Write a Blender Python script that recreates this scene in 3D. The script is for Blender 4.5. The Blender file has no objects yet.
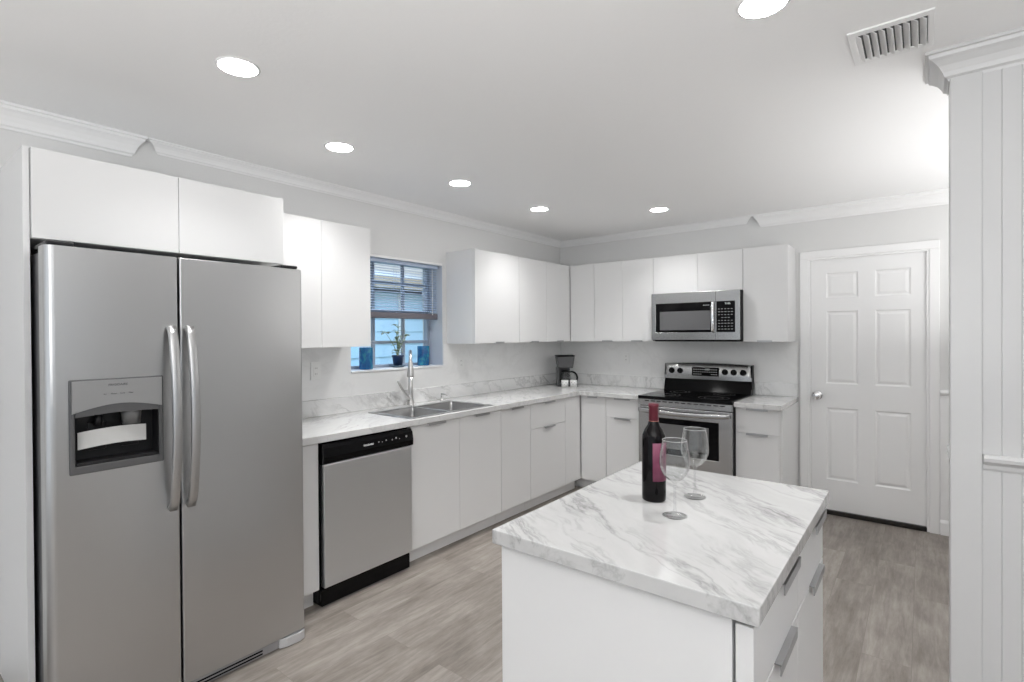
import bpy, bmesh, math, random
from mathutils import Vector, Matrix
random.seed(7)
S = bpy.context.scene
PI = math.pi
C = bpy.data.collections.new('kitchen'); S.collection.children.link(C)

# ------------------------------------------------------------------ camera, world, large lights, exposure
cd = bpy.data.cameras.new('camera'); cam = bpy.data.objects.new('camera', cd); C.objects.link(cam)
yaw, pit, rol = map(math.radians, (38.301, -0.399, -0.367))
fw = Vector((-math.sin(yaw)*math.cos(pit), math.cos(yaw)*math.cos(pit), math.sin(pit)))
rt = Vector((math.cos(yaw), math.sin(yaw), 0)); up = rt.cross(fw)
R2 = rt*math.cos(rol) + up*math.sin(rol); U2 = -rt*math.sin(rol) + up*math.cos(rol)
M = Matrix((R2, U2, -fw)).transposed().to_4x4(); M.translation = Vector((3.1, -4.782, 1.437))
cam.matrix_world = M
cd.sensor_width = 36; cd.lens = 520.68/1024*36; cd.shift_y = -2.6/1024; cd.clip_start = .02
S.camera = cam

S.view_settings.view_transform = 'Standard'; S.view_settings.look = 'None'
S.view_settings.gamma = 1; S.view_settings.use_curve_mapping = False
S.view_settings.exposure = 0.44
S.render.film_transparent = False
try:
    S.cycles.use_denoising = True; S.cycles.max_bounces = 10; S.cycles.diffuse_bounces = 6
    S.cycles.caustics_reflective = False; S.cycles.caustics_refractive = False
    S.cycles.transparent_max_bounces = 16; S.cycles.transmission_bounces = 12
    S.cycles.sample_clamp_indirect = 6
except Exception: pass

W = bpy.data.worlds.new('sky'); S.world = W; W.use_nodes = True
bg = W.node_tree.nodes['Background']; bg.inputs[0].default_value = (.86, .93, 1.0, 1); bg.inputs[1].default_value = .72

def area(name, loc, target, sx, sy, power, col=(1, 1, 1)):
    l = bpy.data.lights.new(name, 'AREA'); l.shape = 'RECTANGLE'; l.size = sx; l.size_y = sy; l.energy = power; l.color = col
    o = bpy.data.objects.new(name, l); C.objects.link(o); o.location = loc
    o.rotation_euler = (Vector(target)-Vector(loc)).to_track_quat('-Z', 'Y').to_euler(); return o
# open rear, soft frontal fill sun; unseen uplights added to brighten the ceiling
sl = bpy.data.lights.new('soft_fill_sun', 'SUN'); sl.energy = .08; sl.angle = math.radians(70); sl.color = (1, .985, .97)  # added sun fills the room evenly from behind the camera
so = bpy.data.objects.new('soft_fill_sun', sl); C.objects.link(so); so.location = (4, -9, 2)
so.rotation_euler = Vector((-.42, .9, -.10)).to_track_quat('-Z', 'Y').to_euler()
area('hall_ceiling_fill', (3.95, -1.2, 1.3), (3.95, -1.2, 5), .8, 1.4, 18, (1, .995, .99))  # unseen area light added to lift the door and far ceiling
area('rear_ceiling_fill', (3.7, -5.9, 1.2), (3.7, -5.9, 5), 2.2, 1.6, 104, (1, .995, .99))  # unseen area light added to bounce off the ceiling behind the camera
area('side_yard_sky_fill', (-1.9, -1.4, 3.6), (-2.4, -1.6, 0), 3.2, 5.0, 220, (.40, .64, 1))  # unseen blue area light added for the sky's glow on siding and window
LAMP = 35.0         # watts of each recessed spot

# ------------------------------------------------------------------ materials
def mat(name, col, rough=.5, metal=0, **kw):
    m = bpy.data.materials.new(name); m.use_nodes = True
    b = m.node_tree.nodes['Principled BSDF']
    b.inputs['Base Color'].default_value = (*col, 1); b.inputs['Roughness'].default_value = rough
    b.inputs['Metallic'].default_value = metal
    for k, v in kw.items(): b.inputs[k].default_value = v
    m['b'] = 1
    return m
def N(m, t, **kw):
    n = m.node_tree.nodes.new(t)
    for k, v in kw.items(): setattr(n, k, v)
    return n
def L(m, a, b): m.node_tree.links.new(a, b)
def B(m): return m.node_tree.nodes['Principled BSDF']
def coords(m, scale=(1, 1, 1), rot=(0, 0, 0)):
    g = N(m, 'ShaderNodeNewGeometry'); mp = N(m, 'ShaderNodeMapping')
    mp.inputs['Scale'].default_value = scale; mp.inputs['Rotation'].default_value = rot
    L(m, g.outputs['Position'], mp.inputs['Vector']); return mp.outputs[0]
def ramp(m, fac, stops):
    r = N(m, 'ShaderNodeValToRGB'); e = r.color_ramp.elements
    while len(e) < len(stops): e.new(.5)
    for i, (p, c) in enumerate(stops):
        e[i].position = p; e[i].color = (c, c, c, 1) if isinstance(c, (int, float)) else (*c, 1)
    L(m, fac, r.inputs[0]); return r.outputs[0]
def math_n(m, op, a, b=None):
    n = N(m, 'ShaderNodeMath', operation=op)
    for i, x in enumerate((a, b)):
        if x is None: continue
        if isinstance(x, (int, float)): n.inputs[i].default_value = x
        else: L(m, x, n.inputs[i])
    return n.outputs[0]
def noise(m, vec, scale, detail=4, rough=.5, dist=0):
    n = N(m, 'ShaderNodeTexNoise'); n.inputs['Scale'].default_value = scale; n.inputs['Detail'].default_value = detail
    n.inputs['Roughness'].default_value = rough; n.inputs['Distortion'].default_value = dist
    L(m, vec, n.inputs['Vector']); return n.outputs[0]
def bump(m, h, strength, dist=.01):
    b = N(m, 'ShaderNodeBump'); b.inputs['Strength'].default_value = strength; b.inputs['Distance'].default_value = dist
    L(m, h, b.inputs['Height']); L(m, b.outputs[0], B(m).inputs['Normal'])

wall_m = mat('wall_paint', (.73, .73, .725), .6); bump(wall_m, noise(wall_m, coords(wall_m), 90), .05)
ceil_m = mat('ceiling_paint', (.92, .92, .92), .55); bump(ceil_m, noise(ceil_m, coords(ceil_m), 60), .06)
trim_m = mat('trim_paint', (.88, .88, .88), .35)
part_m = mat('trim_paint_darkened', (.62, .62, .62), .4)  # trim paint darkened against the strong light near the camera
door_m = mat('door_paint', (.87, .87, .87), .35)
cab_m = mat('white_laminate', (.74, .74, .74), .28)
edge_m = mat('cabinet_inside_white', (.78, .78, .78), .5)
pull_m = mat('satin_nickel_pull', (.45, .45, .46), .35, .9)
black_m = mat('black_gloss', (.003, .003, .0035), .1, 0, **{'Specular IOR Level': .14})
blackm_m = mat('black_matte', (.006, .006, .007), .45, 0, **{'Specular IOR Level': .12})
dark_m = mat('dark_grey_plastic', (.012, .012, .013), .35, 0, **{'Specular IOR Level': .3})
chrome_m = mat('chrome', (.85, .85, .86), .12, 1)
nickel_m = mat('brushed_nickel', (.62, .61, .60), .3, 1)
plate_m = mat('white_plastic', (.82, .82, .81), .35)
print_m = mat('white_print', (.75, .75, .75), .5)
dprint_m = mat('dark_print', (.05, .05, .05), .5)

def steel(name, axis, base=(.58, .58, .59), rough=.3):
    m = mat(name, base, rough, 1)
    sc = {'y': (1, 1.2, 700), 'x': (1.2, 1, 700), 'z': (400, 400, 3)}[axis]
    h = noise(m, coords(m, sc), 1, 2); g = noise(m, coords(m, (1.5, 1.0, 3.0)), 1.3, 2)
    f = math_n(m, 'ADD', math_n(m, 'MULTIPLY', h, .05), math_n(m, 'MULTIPLY', g, .95))
    r = ramp(m, f, [(.2, rough-.015), (.8, rough+.02)]); L(m, r, B(m).inputs['Roughness'])
    return m
steel_y = steel('brushed_steel_side', 'y', (.56, .56, .56), .30); steel_x = steel('brushed_steel_front', 'x', (.45, .45, .45), .25)
steel_d = steel('brushed_steel_dishwasher', 'y', (.66, .675, .69), .34)
steel_s = mat('satin_steel_sink', (.36, .36, .36), .3, 1)

def marble(name, base, dark, scale, rot, strength, gloss=.14):
    m = mat(name, (base,)*3, gloss)
    v = coords(m, (1, 1, 1), rot)
    # warp the coordinates, then thin ridges of noise give the veins
    w = N(m, 'ShaderNodeTexNoise'); w.inputs['Scale'].default_value = 2.2; w.inputs['Detail'].default_value = 5; L(m, v, w.inputs['Vector'])
    sub = N(m, 'ShaderNodeVectorMath', operation='SUBTRACT'); L(m, w.outputs['Color'], sub.inputs[0]); sub.inputs[1].default_value = (.5, .5, .5)
    scl = N(m, 'ShaderNodeVectorMath', operation='SCALE'); L(m, sub.outputs[0], scl.inputs[0]); scl.inputs['Scale'].default_value = .22
    add = N(m, 'ShaderNodeVectorMath', operation='ADD'); L(m, v, add.inputs[0]); L(m, scl.outputs[0], add.inputs[1])
    mp = N(m, 'ShaderNodeMapping'); mp.inputs['Scale'].default_value = (scale, scale*.17, scale*.6); L(m, add.outputs[0], mp.inputs['Vector'])
    def veins(sc, width, off):
        mo = N(m, 'ShaderNodeMapping'); mo.inputs['Location'].default_value = (off, off*2, off*3); L(m, mp.outputs[0], mo.inputs['Vector'])
        n = noise(m, mo.outputs[0], sc, 6, .6)
        a = math_n(m, 'ABSOLUTE', math_n(m, 'SUBTRACT', n, .5))
        return ramp(m, a, [(0, 1), (width*.35, .55), (width, 0)])
    v1 = veins(1.5, .030, 0); v2 = veins(3.2, .045, 5.3)
    mask = ramp(m, noise(m, mp.outputs[0], .9, 3), [(.40, 0), (.60, 1)])
    mask2 = ramp(m, noise(m, v, 3.1, 3), [(.42, .1), (.62, 1)])
    cloud = ramp(m, noise(m, mp.outputs[0], 2.0, 6, .65), [(.42, 0), (.8, .35)])
    t = math_n(m, 'ADD', math_n(m, 'MULTIPLY', v1, mask2), math_n(m, 'MULTIPLY', v2, mask))
    t = math_n(m, 'ADD', math_n(m, 'MULTIPLY', t, .75), cloud)
    t = math_n(m, 'MINIMUM', math_n(m, 'MULTIPLY', t, strength), 1)
    mx = N(m, 'ShaderNodeMix', data_type='RGBA'); L(m, t, mx.inputs[0])
    mx.inputs[6].default_value = (base, base, base*.995, 1); mx.inputs[7].default_value = (dark, dark, dark*.98, 1)
    L(m, mx.outputs[2], B(m).inputs['Base Color']); return m
marble_i = marble('marble_island', .57, .17, 3.6, (0, 0, math.radians(125)), .62)
marble_c = marble('marble_counter', .68, .25, 3.6, (0, 0, math.radians(145)), .5)
marble_b = marble('marble_backsplash', .80, .27, 3.4, (math.radians(40), math.radians(12), math.radians(10)), .6)
marble_p = marble('marble_faint_panel', .82, .55, 1.4, (math.radians(25), math.radians(20), math.radians(40)), .22, .3)

floor_m = mat('vinyl_plank_floor', (.35, .31, .28), .42)
def floor_nodes(m):
    v = coords(m, (1, 1, 1), (0, 0, PI/2))
    br = N(m, 'ShaderNodeTexBrick'); br.offset = .37; br.offset_frequency = 2
    for k, x in (('Scale', 1), ('Mortar Size', .0009), ('Brick Width', 1.22), ('Row Height', .18), ('Bias', 0)): br.inputs[k].default_value = x
    br.inputs['Color1'].default_value = (0, 0, 0, 1); br.inputs['Color2'].default_value = (1, 1, 1, 1); br.inputs['Mortar'].default_value = (.5, .5, .5, 1)
    L(m, v, br.inputs['Vector'])
    tone = br.outputs['Color']
    # shift the grain from plank to plank
    sc = N(m, 'ShaderNodeVectorMath', operation='SCALE'); L(m, tone, sc.inputs[0]); sc.inputs['Scale'].default_value = 13
    ad = N(m, 'ShaderNodeVectorMath', operation='ADD'); L(m, v, ad.inputs[0]); L(m, sc.outputs[0], ad.inputs[1])
    mp = N(m, 'ShaderNodeMapping'); mp.inputs['Scale'].default_value = (1.1, 9, 1); L(m, ad.outputs[0], mp.inputs['Vector'])
    g1 = noise(m, mp.outputs[0], 2.2, 7, .62, .6); g2 = noise(m, mp.outputs[0], 9, 6, .7, .2)
    mp2 = N(m, 'ShaderNodeMapping'); mp2.inputs['Scale'].default_value = (2, 3.2, 1); L(m, ad.outputs[0], mp2.inputs['Vector'])
    g3 = noise(m, mp2.outputs[0], 1.6, 5, .6, .4)
    f = math_n(m, 'ADD', math_n(m, 'MULTIPLY', g1, .45), math_n(m, 'MULTIPLY', g2, .25))
    f = math_n(m, 'ADD', f, math_n(m, 'MULTIPLY', g3, .35))
    sep = N(m, 'ShaderNodeSeparateColor'); L(m, tone, sep.inputs[0])
    f = math_n(m, 'ADD', f, math_n(m, 'MULTIPLY', math_n(m, 'SUBTRACT', sep.outputs[0], .5), .11))
    c = ramp(m, f, [(.33, (.12, .103, .088)), (.50, (.240, .211, .187)), (.68, (.385, .350, .318))])
    mx = N(m, 'ShaderNodeMix', data_type='RGBA'); L(m, br.outputs['Fac'], mx.inputs[0]); L(m, c, mx.inputs[6])
    mx.inputs[7].default_value = (.20, .172, .15, 1); L(m, mx.outputs[2], B(m).inputs['Base Color'])
    bump(m, g2, .06, .004)
floor_nodes(floor_m)

def glass(name, col=(1, 1, 1), rough=0, ior=1.45):
    return mat(name, col, rough, 0, **{'Transmission Weight': 1.0, 'IOR': ior})
clear_m = bpy.data.materials.new('clear_glass'); clear_m.use_nodes = True
def crystal(m):
    nt = m.node_tree; nt.nodes.remove(nt.nodes['Principled BSDF'])
    t = nt.nodes.new('ShaderNodeBsdfTransparent'); t.inputs[0].default_value = (.965, .97, .97, 1)
    g = nt.nodes.new('ShaderNodeBsdfGlossy'); g.inputs['Roughness'].default_value = .02
    lw = nt.nodes.new('ShaderNodeLayerWeight'); lw.inputs['Blend'].default_value = .5
    pw = nt.nodes.new('ShaderNodeMath'); pw.operation = 'POWER'; pw.inputs[1].default_value = 2.3
    mr = nt.nodes.new('ShaderNodeMapRange'); mr.inputs['To Min'].default_value = .03; mr.inputs['To Max'].default_value = .85
    nt.links.new(lw.outputs['Facing'], pw.inputs[0]); nt.links.new(pw.outputs[0], mr.inputs['Value'])
    mx = nt.nodes.new('ShaderNodeMixShader'); nt.links.new(mr.outputs[0], mx.inputs[0])
    nt.links.new(t.outputs[0], mx.inputs[1]); nt.links.new(g.outputs[0], mx.inputs[2])
    nt.links.new(mx.outputs[0], nt.nodes['Material Output'].inputs[0])
crystal(clear_m)
win_m = bpy.data.materials.new('window_glass'); win_m.use_nodes = True
def thin(m):
    nt = m.node_tree; nt.nodes.remove(nt.nodes['Principled BSDF'])
    t = nt.nodes.new('ShaderNodeBsdfTransparent'); t.inputs[0].default_value = (.93, .96, .97, 1)
    g = nt.nodes.new('ShaderNodeBsdfGlossy'); g.inputs['Roughness'].default_value = .02
    mx = nt.nodes.new('ShaderNodeMixShader'); mx.inputs[0].default_value = .06
    nt.links.new(t.outputs[0], mx.inputs[1]); nt.links.new(g.outputs[0], mx.inputs[2])
    nt.links.new(mx.outputs[0], nt.nodes['Material Output'].inputs[0])
thin(win_m)
def emit(name, col, s):
    m = mat(name, (.9, .9, .9), .5); B(m).inputs['Emission Color'].default_value = (*col, 1); B(m).inputs['Emission Strength'].default_value = s; return m
lamp_m = emit('lamp_diffuser', (1, .995, .985), 28)

# ------------------------------------------------------------------ mesh helpers (all take world coordinates)
def box(bm, x0, x1, y0, y1, z0, z1, bev=0, seg=2):
    x0, x1 = sorted((x0, x1)); y0, y1 = sorted((y0, y1)); z0, z1 = sorted((z0, z1))
    r = bmesh.ops.create_cube(bm, size=1); vs = r['verts']
    for v in vs: v.co = Vector(((x0+x1)/2+v.co.x*(x1-x0), (y0+y1)/2+v.co.y*(y1-y0), (z0+z1)/2+v.co.z*(z1-z0)))
    if bev:
        es = list({e for v in vs for e in v.link_edges})
        bmesh.ops.bevel(bm, geom=es, offset=bev, segments=seg, affect='EDGES', profile=.5)
    return bm
def nb(): return bmesh.new()
def bx(*a, **k): return box(nb(), *a, **k)
def prism(bm, pts, ax, lo, hi):
    """closed polygon pts in the two other axes, extruded along ax; lo/hi may be functions of the point (mitres)"""
    def co(p, t):
        if ax == 'x': return (t, p[0], p[1])
        if ax == 'y': return (p[0], t, p[1])
        return (p[0], p[1], t)
    f = lambda q, p: q(p) if callable(q) else q
    a = [bm.verts.new(co(p, f(lo, p))) for p in pts]; b = [bm.verts.new(co(p, f(hi, p))) for p in pts]
    n = len(pts)
    for i in range(n): bm.faces.new((a[i], a[(i+1) % n], b[(i+1) % n], b[i]))
    bm.faces.new(a[::-1]); bm.faces.new(b)
    bmesh.ops.recalc_face_normals(bm, faces=bm.faces[:]); return bm
def cells(bm, us, vs, keep, t0, t1, ax):
    """slab made of grid cells (welded, only outer faces), thickness along ax from t0 to t1"""
    vc = {}
    def V(i, j, k):
        if (i, j, k) not in vc:
            t = (t0, t1)[k]; u, v = us[i], vs[j]
            vc[i, j, k] = bm.verts.new({'x': (t, u, v), 'y': (u, t, v), 'z': (u, v, t)}[ax])
        return vc[i, j, k]
    nu, nv = len(us)-1, len(vs)-1
    K = lambda i, j: 0 <= i < nu and 0 <= j < nv and keep(i, j)
    for i in range(nu):
        for j in range(nv):
            if not K(i, j): continue
            for k in (0, 1): bm.faces.new((V(i, j, k), V(i+1, j, k), V(i+1, j+1, k), V(i, j+1, k)))
            if not K(i-1, j): bm.faces.new((V(i, j, 0), V(i, j+1, 0), V(i, j+1, 1), V(i, j, 1)))
            if not K(i+1, j): bm.faces.new((V(i+1, j, 0), V(i+1, j+1, 0), V(i+1, j+1, 1), V(i+1, j, 1)))
            if not K(i, j-1): bm.faces.new((V(i, j, 0), V(i+1, j, 0), V(i+1, j, 1), V(i, j, 1)))
            if not K(i, j+1): bm.faces.new((V(i, j+1, 0), V(i+1, j+1, 0), V(i+1, j+1, 1), V(i, j+1, 1)))
    bmesh.ops.recalc_face_normals(bm, faces=bm.faces[:]); return bm
def cyl(bm, c, r, z0, z1, seg=32, ax='z', r2=None):
    m = {'z': Matrix.Identity(3), 'x': Matrix.Rotation(PI/2, 3, 'Y'), 'y': Matrix.Rotation(-PI/2, 3, 'X')}[ax]
    r2 = r if r2 is None else r2
    def P(t, rad, z): return Vector(c) + m @ Vector((rad*math.cos(t), rad*math.sin(t), z))
    a = [bm.verts.new(P(2*PI*i/seg, r, z0)) for i in range(seg)]; b = [bm.verts.new(P(2*PI*i/seg, r2, z1)) for i in range(seg)]
    for i in range(seg):
        f = bm.faces.new((a[i], a[(i+1) % seg], b[(i+1) % seg], b[i])); f.smooth = True
    bm.faces.new(a[::-1]); bm.faces.new(b); return bm
def lathe(bm, c, prof, seg=40, a0=0, a1=2*PI):
    full = abs(a1-a0-2*PI) < 1e-6; n = seg if full else seg+1
    rings = []
    for r, z in prof:
        if r < 1e-6: rings.append([bm.verts.new((c[0], c[1], c[2]+z))]*n)
        else: rings.append([bm.verts.new((c[0]+r*math.cos(a0+(a1-a0)*i/seg), c[1]+r*math.sin(a0+(a1-a0)*i/seg), c[2]+z)) for i in range(n)])
    for k in range(len(rings)-1):
        A, Bq = rings[k], rings[k+1]
        for i in range(n if full else n-1):
            q = []
            for v in (A[i], A[(i+1) % n], Bq[(i+1) % n], Bq[i]):
                if v not in q: q.append(v)
            if len(q) > 2: bm.faces.new(q).smooth = True
    bmesh.ops.recalc_face_normals(bm, faces=bm.faces[:]); return bm
def tube(bm, pts, r, seg=12, cap=True):
    pts = [Vector(p) for p in pts]; rad = r if isinstance(r, (list, tuple)) else [r]*len(pts)
    prev = None; rings = []
    for i, p in enumerate(pts):
        d = (pts[min(i+1, len(pts)-1)]-pts[max(i-1, 0)]).normalized()
        u = (prev - d*prev.dot(d)).normalized() if prev else d.orthogonal().normalized()
        prev = u; w = d.cross(u)
        rings.append([bm.verts.new(p+rad[i]*(u*math.cos(2*PI*k/seg)+w*math.sin(2*PI*k/seg))) for k in range(seg)])
    for a, b in zip(rings, rings[1:]):
        for k in range(seg): bm.faces.new((a[k], a[(k+1) % seg], b[(k+1) % seg], b[k])).smooth = True
    if cap: bm.faces.new(rings[0][::-1]); bm.faces.new(rings[-1])
    return bm
def sweep_rect(bm, path, wid, thk, wax):
    """rectangular bar along path; wax = width direction"""
    path = [Vector(p) for p in path]; wax = Vector(wax); rings = []
    for i, p in enumerate(path):
        d = (path[min(i+1, len(path)-1)]-path[max(i-1, 0)]).normalized(); n = d.cross(wax).normalized()
        rings.append([bm.verts.new(p+wax*wid/2*a+n*thk/2*b) for a, b in ((-1, -.6), (-.8, -1), (.8, -1), (1, -.6), (1, .6), (.8, 1), (-.8, 1), (-1, .6))])
    for a, b in zip(rings, rings[1:]):
        for k in range(8): bm.faces.new((a[k], a[(k+1) % 8], b[(k+1) % 8], b[k])).smooth = True
    bm.faces.new(rings[0][::-1]); bm.faces.new(rings[-1]); return bm
def bez(p0, p1, p2, p3, n=12):
    o = []
    for i in range(n+1):
        t = i/n; o.append(Vector(p0)*(1-t)**3+Vector(p1)*3*t*(1-t)**2+Vector(p2)*3*t*t*(1-t)+Vector(p3)*t**3)
    return o

ORG = {}
def obj(name, bm, m, parent=None, bev=0, label=None):
    if parent is not None:
        bmesh.ops.translate(bm, verts=bm.verts, vec=-ORG[parent.name])
    me = bpy.data.meshes.new(name); bm.to_mesh(me); bm.free()
    o = bpy.data.objects.new(name, me); C.objects.link(o)
    for x in (m if isinstance(m, (list, tuple)) else [m]): me.materials.append(x)
    if parent is not None: o.parent = parent; ORG[o.name] = ORG[parent.name]
    else: ORG[o.name] = Vector((0, 0, 0))
    if bev:
        b = o.modifiers.new('b', 'BEVEL'); b.width = bev; b.segments = 2; b.limit_method = 'ANGLE'; b.angle_limit = math.radians(35)
    if label: o['label'] = label
    return o
def tag(o, label, cat, group=None):
    o['label'] = label; o['category'] = cat
    if group: o['group'] = group
    return o
def thing(name, label, cat, loc, group=None):
    o = bpy.data.objects.new(name, None); C.objects.link(o); o.location = loc; o.empty_display_size = .1
    ORG[o.name] = Vector(loc); return tag(o, label, cat, group)
def single(name, bm, m, label, cat, loc, group=None, bev=0):
    loc = Vector(loc); bmesh.ops.translate(bm, verts=bm.verts, vec=-loc)
    o = obj(name, bm, m, None, bev); o.location = loc; ORG[o.name] = loc; return tag(o, label, cat, group)
def struct(name, bm, m, bev=0, parent=None):
    o = obj(name, bm, m, parent, bev)
    if parent is None: o['kind'] = 'structure'
    return o
def text(s, size, m, parent, pos, right, upv, name='printed_text', bold=0.0, extrude=.0004):
    cu = bpy.data.curves.new('t', 'FONT'); cu.body = s; cu.size = size; cu.align_x = 'CENTER'; cu.align_y = 'CENTER'; cu.extrude = extrude; cu.offset = bold
    cu.resolution_u = 2
    to = bpy.data.objects.new('t', cu); C.objects.link(to); bpy.context.view_layer.update()
    me = bpy.data.meshes.new_from_object(to.evaluated_get(bpy.context.evaluated_depsgraph_get()))
    bpy.data.objects.remove(to)
    r, u = Vector(right), Vector(upv); n = r.cross(u)
    mt = Matrix((r, u, n)).transposed().to_4x4(); mt.translation = Vector(pos)
    bm = nb(); bm.from_mesh(me); bpy.data.meshes.remove(me); bmesh.ops.transform(bm, matrix=mt, verts=bm.verts)
    return obj(name, bm, m, parent)
def cut(o, cbm):
    """subtract the closed shape cbm (in o's local frame) from o's mesh"""
    me = bpy.data.meshes.new('c'); cbm.to_mesh(me); cbm.free(); c = bpy.data.objects.new('c', me); C.objects.link(c)
    c.matrix_world = Matrix.Translation(ORG[o.name])
    md = o.modifiers.new('x', 'BOOLEAN'); md.object = c; md.operation = 'DIFFERENCE'; md.solver = 'EXACT'
    bpy.context.view_layer.update()
    new = bpy.data.meshes.new_from_object(o.evaluated_get(bpy.context.evaluated_depsgraph_get()))
    o.modifiers.clear(); o.data = new; bpy.data.objects.remove(c)
def ob(ori, a0, a1, d0, d1, z0, z1, bev=0, bm=None):
    """box along a wall: a along the wall, d out from it. ori W = window wall (x=0), B = back wall (y=0)"""
    bm = bm or nb()
    if ori == 'W': return box(bm, d0, d1, a0, a1, z0, z1, bev)
    return box(bm, a0, a1, -d0, -d1, z0, z1, bev)
def org(ori, a, d, z): return (d, a, z) if ori == 'W' else (a, -d, z)

# ------------------------------------------------------------------ room shell
CH = 2.434
struct('floor', bx(-.24, 6.6, -8.1, .15, -.1, 0), floor_m)
struct('ceiling', bx(-.24, 6.6, -8.1, .15, CH, CH+.1), ceil_m)
WY0, WY1, WZ0, WZ1 = -2.657, -1.776, 1.178, 2.025
struct('wall_left', cells(nb(), [-8.1, WY0, WY1, .15], [0, WZ0, WZ1, CH], lambda i, j: not (i == 1 and j == 1), -.24, 0, 'x'), wall_m)
struct('wall_back', cells(nb(), [0, 2.39, 3.122, 6.6], [0, 2.042, CH], lambda i, j: not (i == 1 and j == 0), 0, .15, 'y'), wall_m)
struct('wall_hall', bx(4.6, 4.7, -2.2, 0, 0, CH), wall_m)

# near partition on the right, clad in grooved panelling
NX, NY0, NY1 = 3.18, -2.33, -2.2
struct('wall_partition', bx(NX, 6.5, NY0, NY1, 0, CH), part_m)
struct('wall_right', cells(nb(), [-8.1, -6.3, -3.7, -2.335], [0, .7, 2.2, CH], lambda i, j: not (i == 1 and j == 1), 6.5, 6.6, 'x'), wall_m)
def bead(x0, x1, y, z0, z1, pitch=.05, t=.006, v=.0022):
    pts = [(x0, y)]; x = x0+pitch
    pts.append((x0, y-t))
    while x < x1-.01:
        pts += [(x-v, y-t), (x, y-t+v*1.2), (x+v, y-t)]; x += pitch
    pts += [(x1, y-t), (x1, y)]
    return prism(nb(), pts, 'z', z0, z1)
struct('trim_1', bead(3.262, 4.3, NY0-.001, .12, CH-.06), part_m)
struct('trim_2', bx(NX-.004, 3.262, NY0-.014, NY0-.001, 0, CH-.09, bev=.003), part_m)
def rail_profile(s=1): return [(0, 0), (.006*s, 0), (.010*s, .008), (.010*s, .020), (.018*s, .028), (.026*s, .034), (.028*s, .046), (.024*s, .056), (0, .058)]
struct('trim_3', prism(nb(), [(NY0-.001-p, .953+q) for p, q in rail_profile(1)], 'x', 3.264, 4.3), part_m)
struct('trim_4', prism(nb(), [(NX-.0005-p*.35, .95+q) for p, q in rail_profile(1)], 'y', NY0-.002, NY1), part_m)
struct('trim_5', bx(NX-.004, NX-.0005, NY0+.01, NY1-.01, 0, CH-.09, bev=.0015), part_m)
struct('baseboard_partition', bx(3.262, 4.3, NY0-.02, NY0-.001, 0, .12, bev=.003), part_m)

# crown mouldings
PROF = [(0, 0), (0, .098), (.007, .098), (.010, .089), (.019, .083), (.024, .068), (.035, .048), (.050, .032), (.060, .024), (.064, .013), (.073, .011), (.073, 0)]
def crown(name, ori, w, a0, a1, e0, e1, ps=1, qs=1, m=None):
    """w: wall plane; ori: + direction the moulding faces ('+x','-y','-x'); e0/e1: function of the projection p -> shift of the end"""
    pr = [(p*ps, q*qs) for p, q in PROF]
    if ori == '+x': pts = [(w+p, CH-q-.0005) for p, q in pr]; ax = 'y'; pf = lambda P: P[0]-w
    if ori == '-x': pts = [(w-p, CH-q-.0005) for p, q in pr]; ax = 'y'; pf = lambda P: w-P[0]
    if ori == '-y': pts = [(w-p, CH-q-.0005) for p, q in pr]; ax = 'x'; pf = lambda P: w-P[0]
    return struct(name, prism(nb(), pts, ax, lambda P: a0+e0(pf(P)), lambda P: a1+e1(pf(P))), m or trim_m)
crown('trim_6', '+x', .0005, -8.0, -3.862, lambda p: 0, lambda p: (p-.073)*.75)
crown('trim_7', '+x', .0005, -3.858, -.001, lambda p: (.069-p)*.9, lambda p: -p, .95, .56)
crown('trim_8', '-y', -.0005, .001, 1.965, lambda p: p, lambda p: (p-.069)*.9, .95, .56)
crown('trim_9', '-y', -.0005, 1.97, 4.59, lambda p: (.073-p)*.75, lambda p: 0)
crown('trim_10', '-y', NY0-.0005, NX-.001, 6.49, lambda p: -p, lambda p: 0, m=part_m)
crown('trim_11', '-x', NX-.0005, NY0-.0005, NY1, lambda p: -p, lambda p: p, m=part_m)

# back door: casing, slab, knob, threshold
def frame_prof(bm, x0, x1, zt, w, y0, y1):
    box(bm, x0, x0+w, y0, y1, 0, zt-w, bev=.004); box(bm, x1-w, x1, y0, y1, 0, zt-w, bev=.004); box(bm, x0, x1, y0, y1, zt-w, zt, bev=.004); return bm
cs = frame_prof(nb(), 2.315, 3.192, 2.09, .058, -.018, -.0005)
frame_prof(cs, 2.372, 3.136, 2.035, .018, -.011, -.0005)
struct('trim_12', cs, trim_m)
DX0, DX1, DY = 2.3915, 3.1205, .006
def door_mesh():
    xs = [DX0, 2.496, 2.708, 2.814, 3.030, DX1]; zs = [.036, .275, .845, 1.035, 1.608, 1.712, 1.91, 2.038]
    bm = cells(nb(), xs, zs, lambda i, j: True, DY, DY+.04, 'y')
    pans = [f for f in bm.faces if abs(f.normal.y) > .9 and f.calc_center_median().y < DY+.001 and any(xs[a] < f.calc_center_median().x < xs[a+1] for a in (1, 3)) and any(zs[b] < f.calc_center_median().z < zs[b+1] for b in (1, 3, 5))]
    for dep, th in ((-.007, .014), (0.0, .010), (.005, .022)):
        r = bmesh.ops.inset_individual(bm, faces=pans, thickness=th, depth=0)
        for f in pans:
            for v in f.verts: v.co.y -= dep
    bmesh.ops.recalc_face_normals(bm, faces=bm.faces[:])
    return bm
dr = struct('door_1', door_mesh(), door_m)
kn = nb()
lathe(kn, (0, 0, 0), [(0, 0), (.031, 0), (.031, .004), (.026, .008), (.010, .010), (.009, .03), (.014, .036), (.024, .044), (.027, .054), (.023, .064), (.012, .069), (0, .070)], 28)
bmesh.ops.scale(kn, vec=(1.2, 1.2, 1.1), verts=kn.verts)
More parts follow.
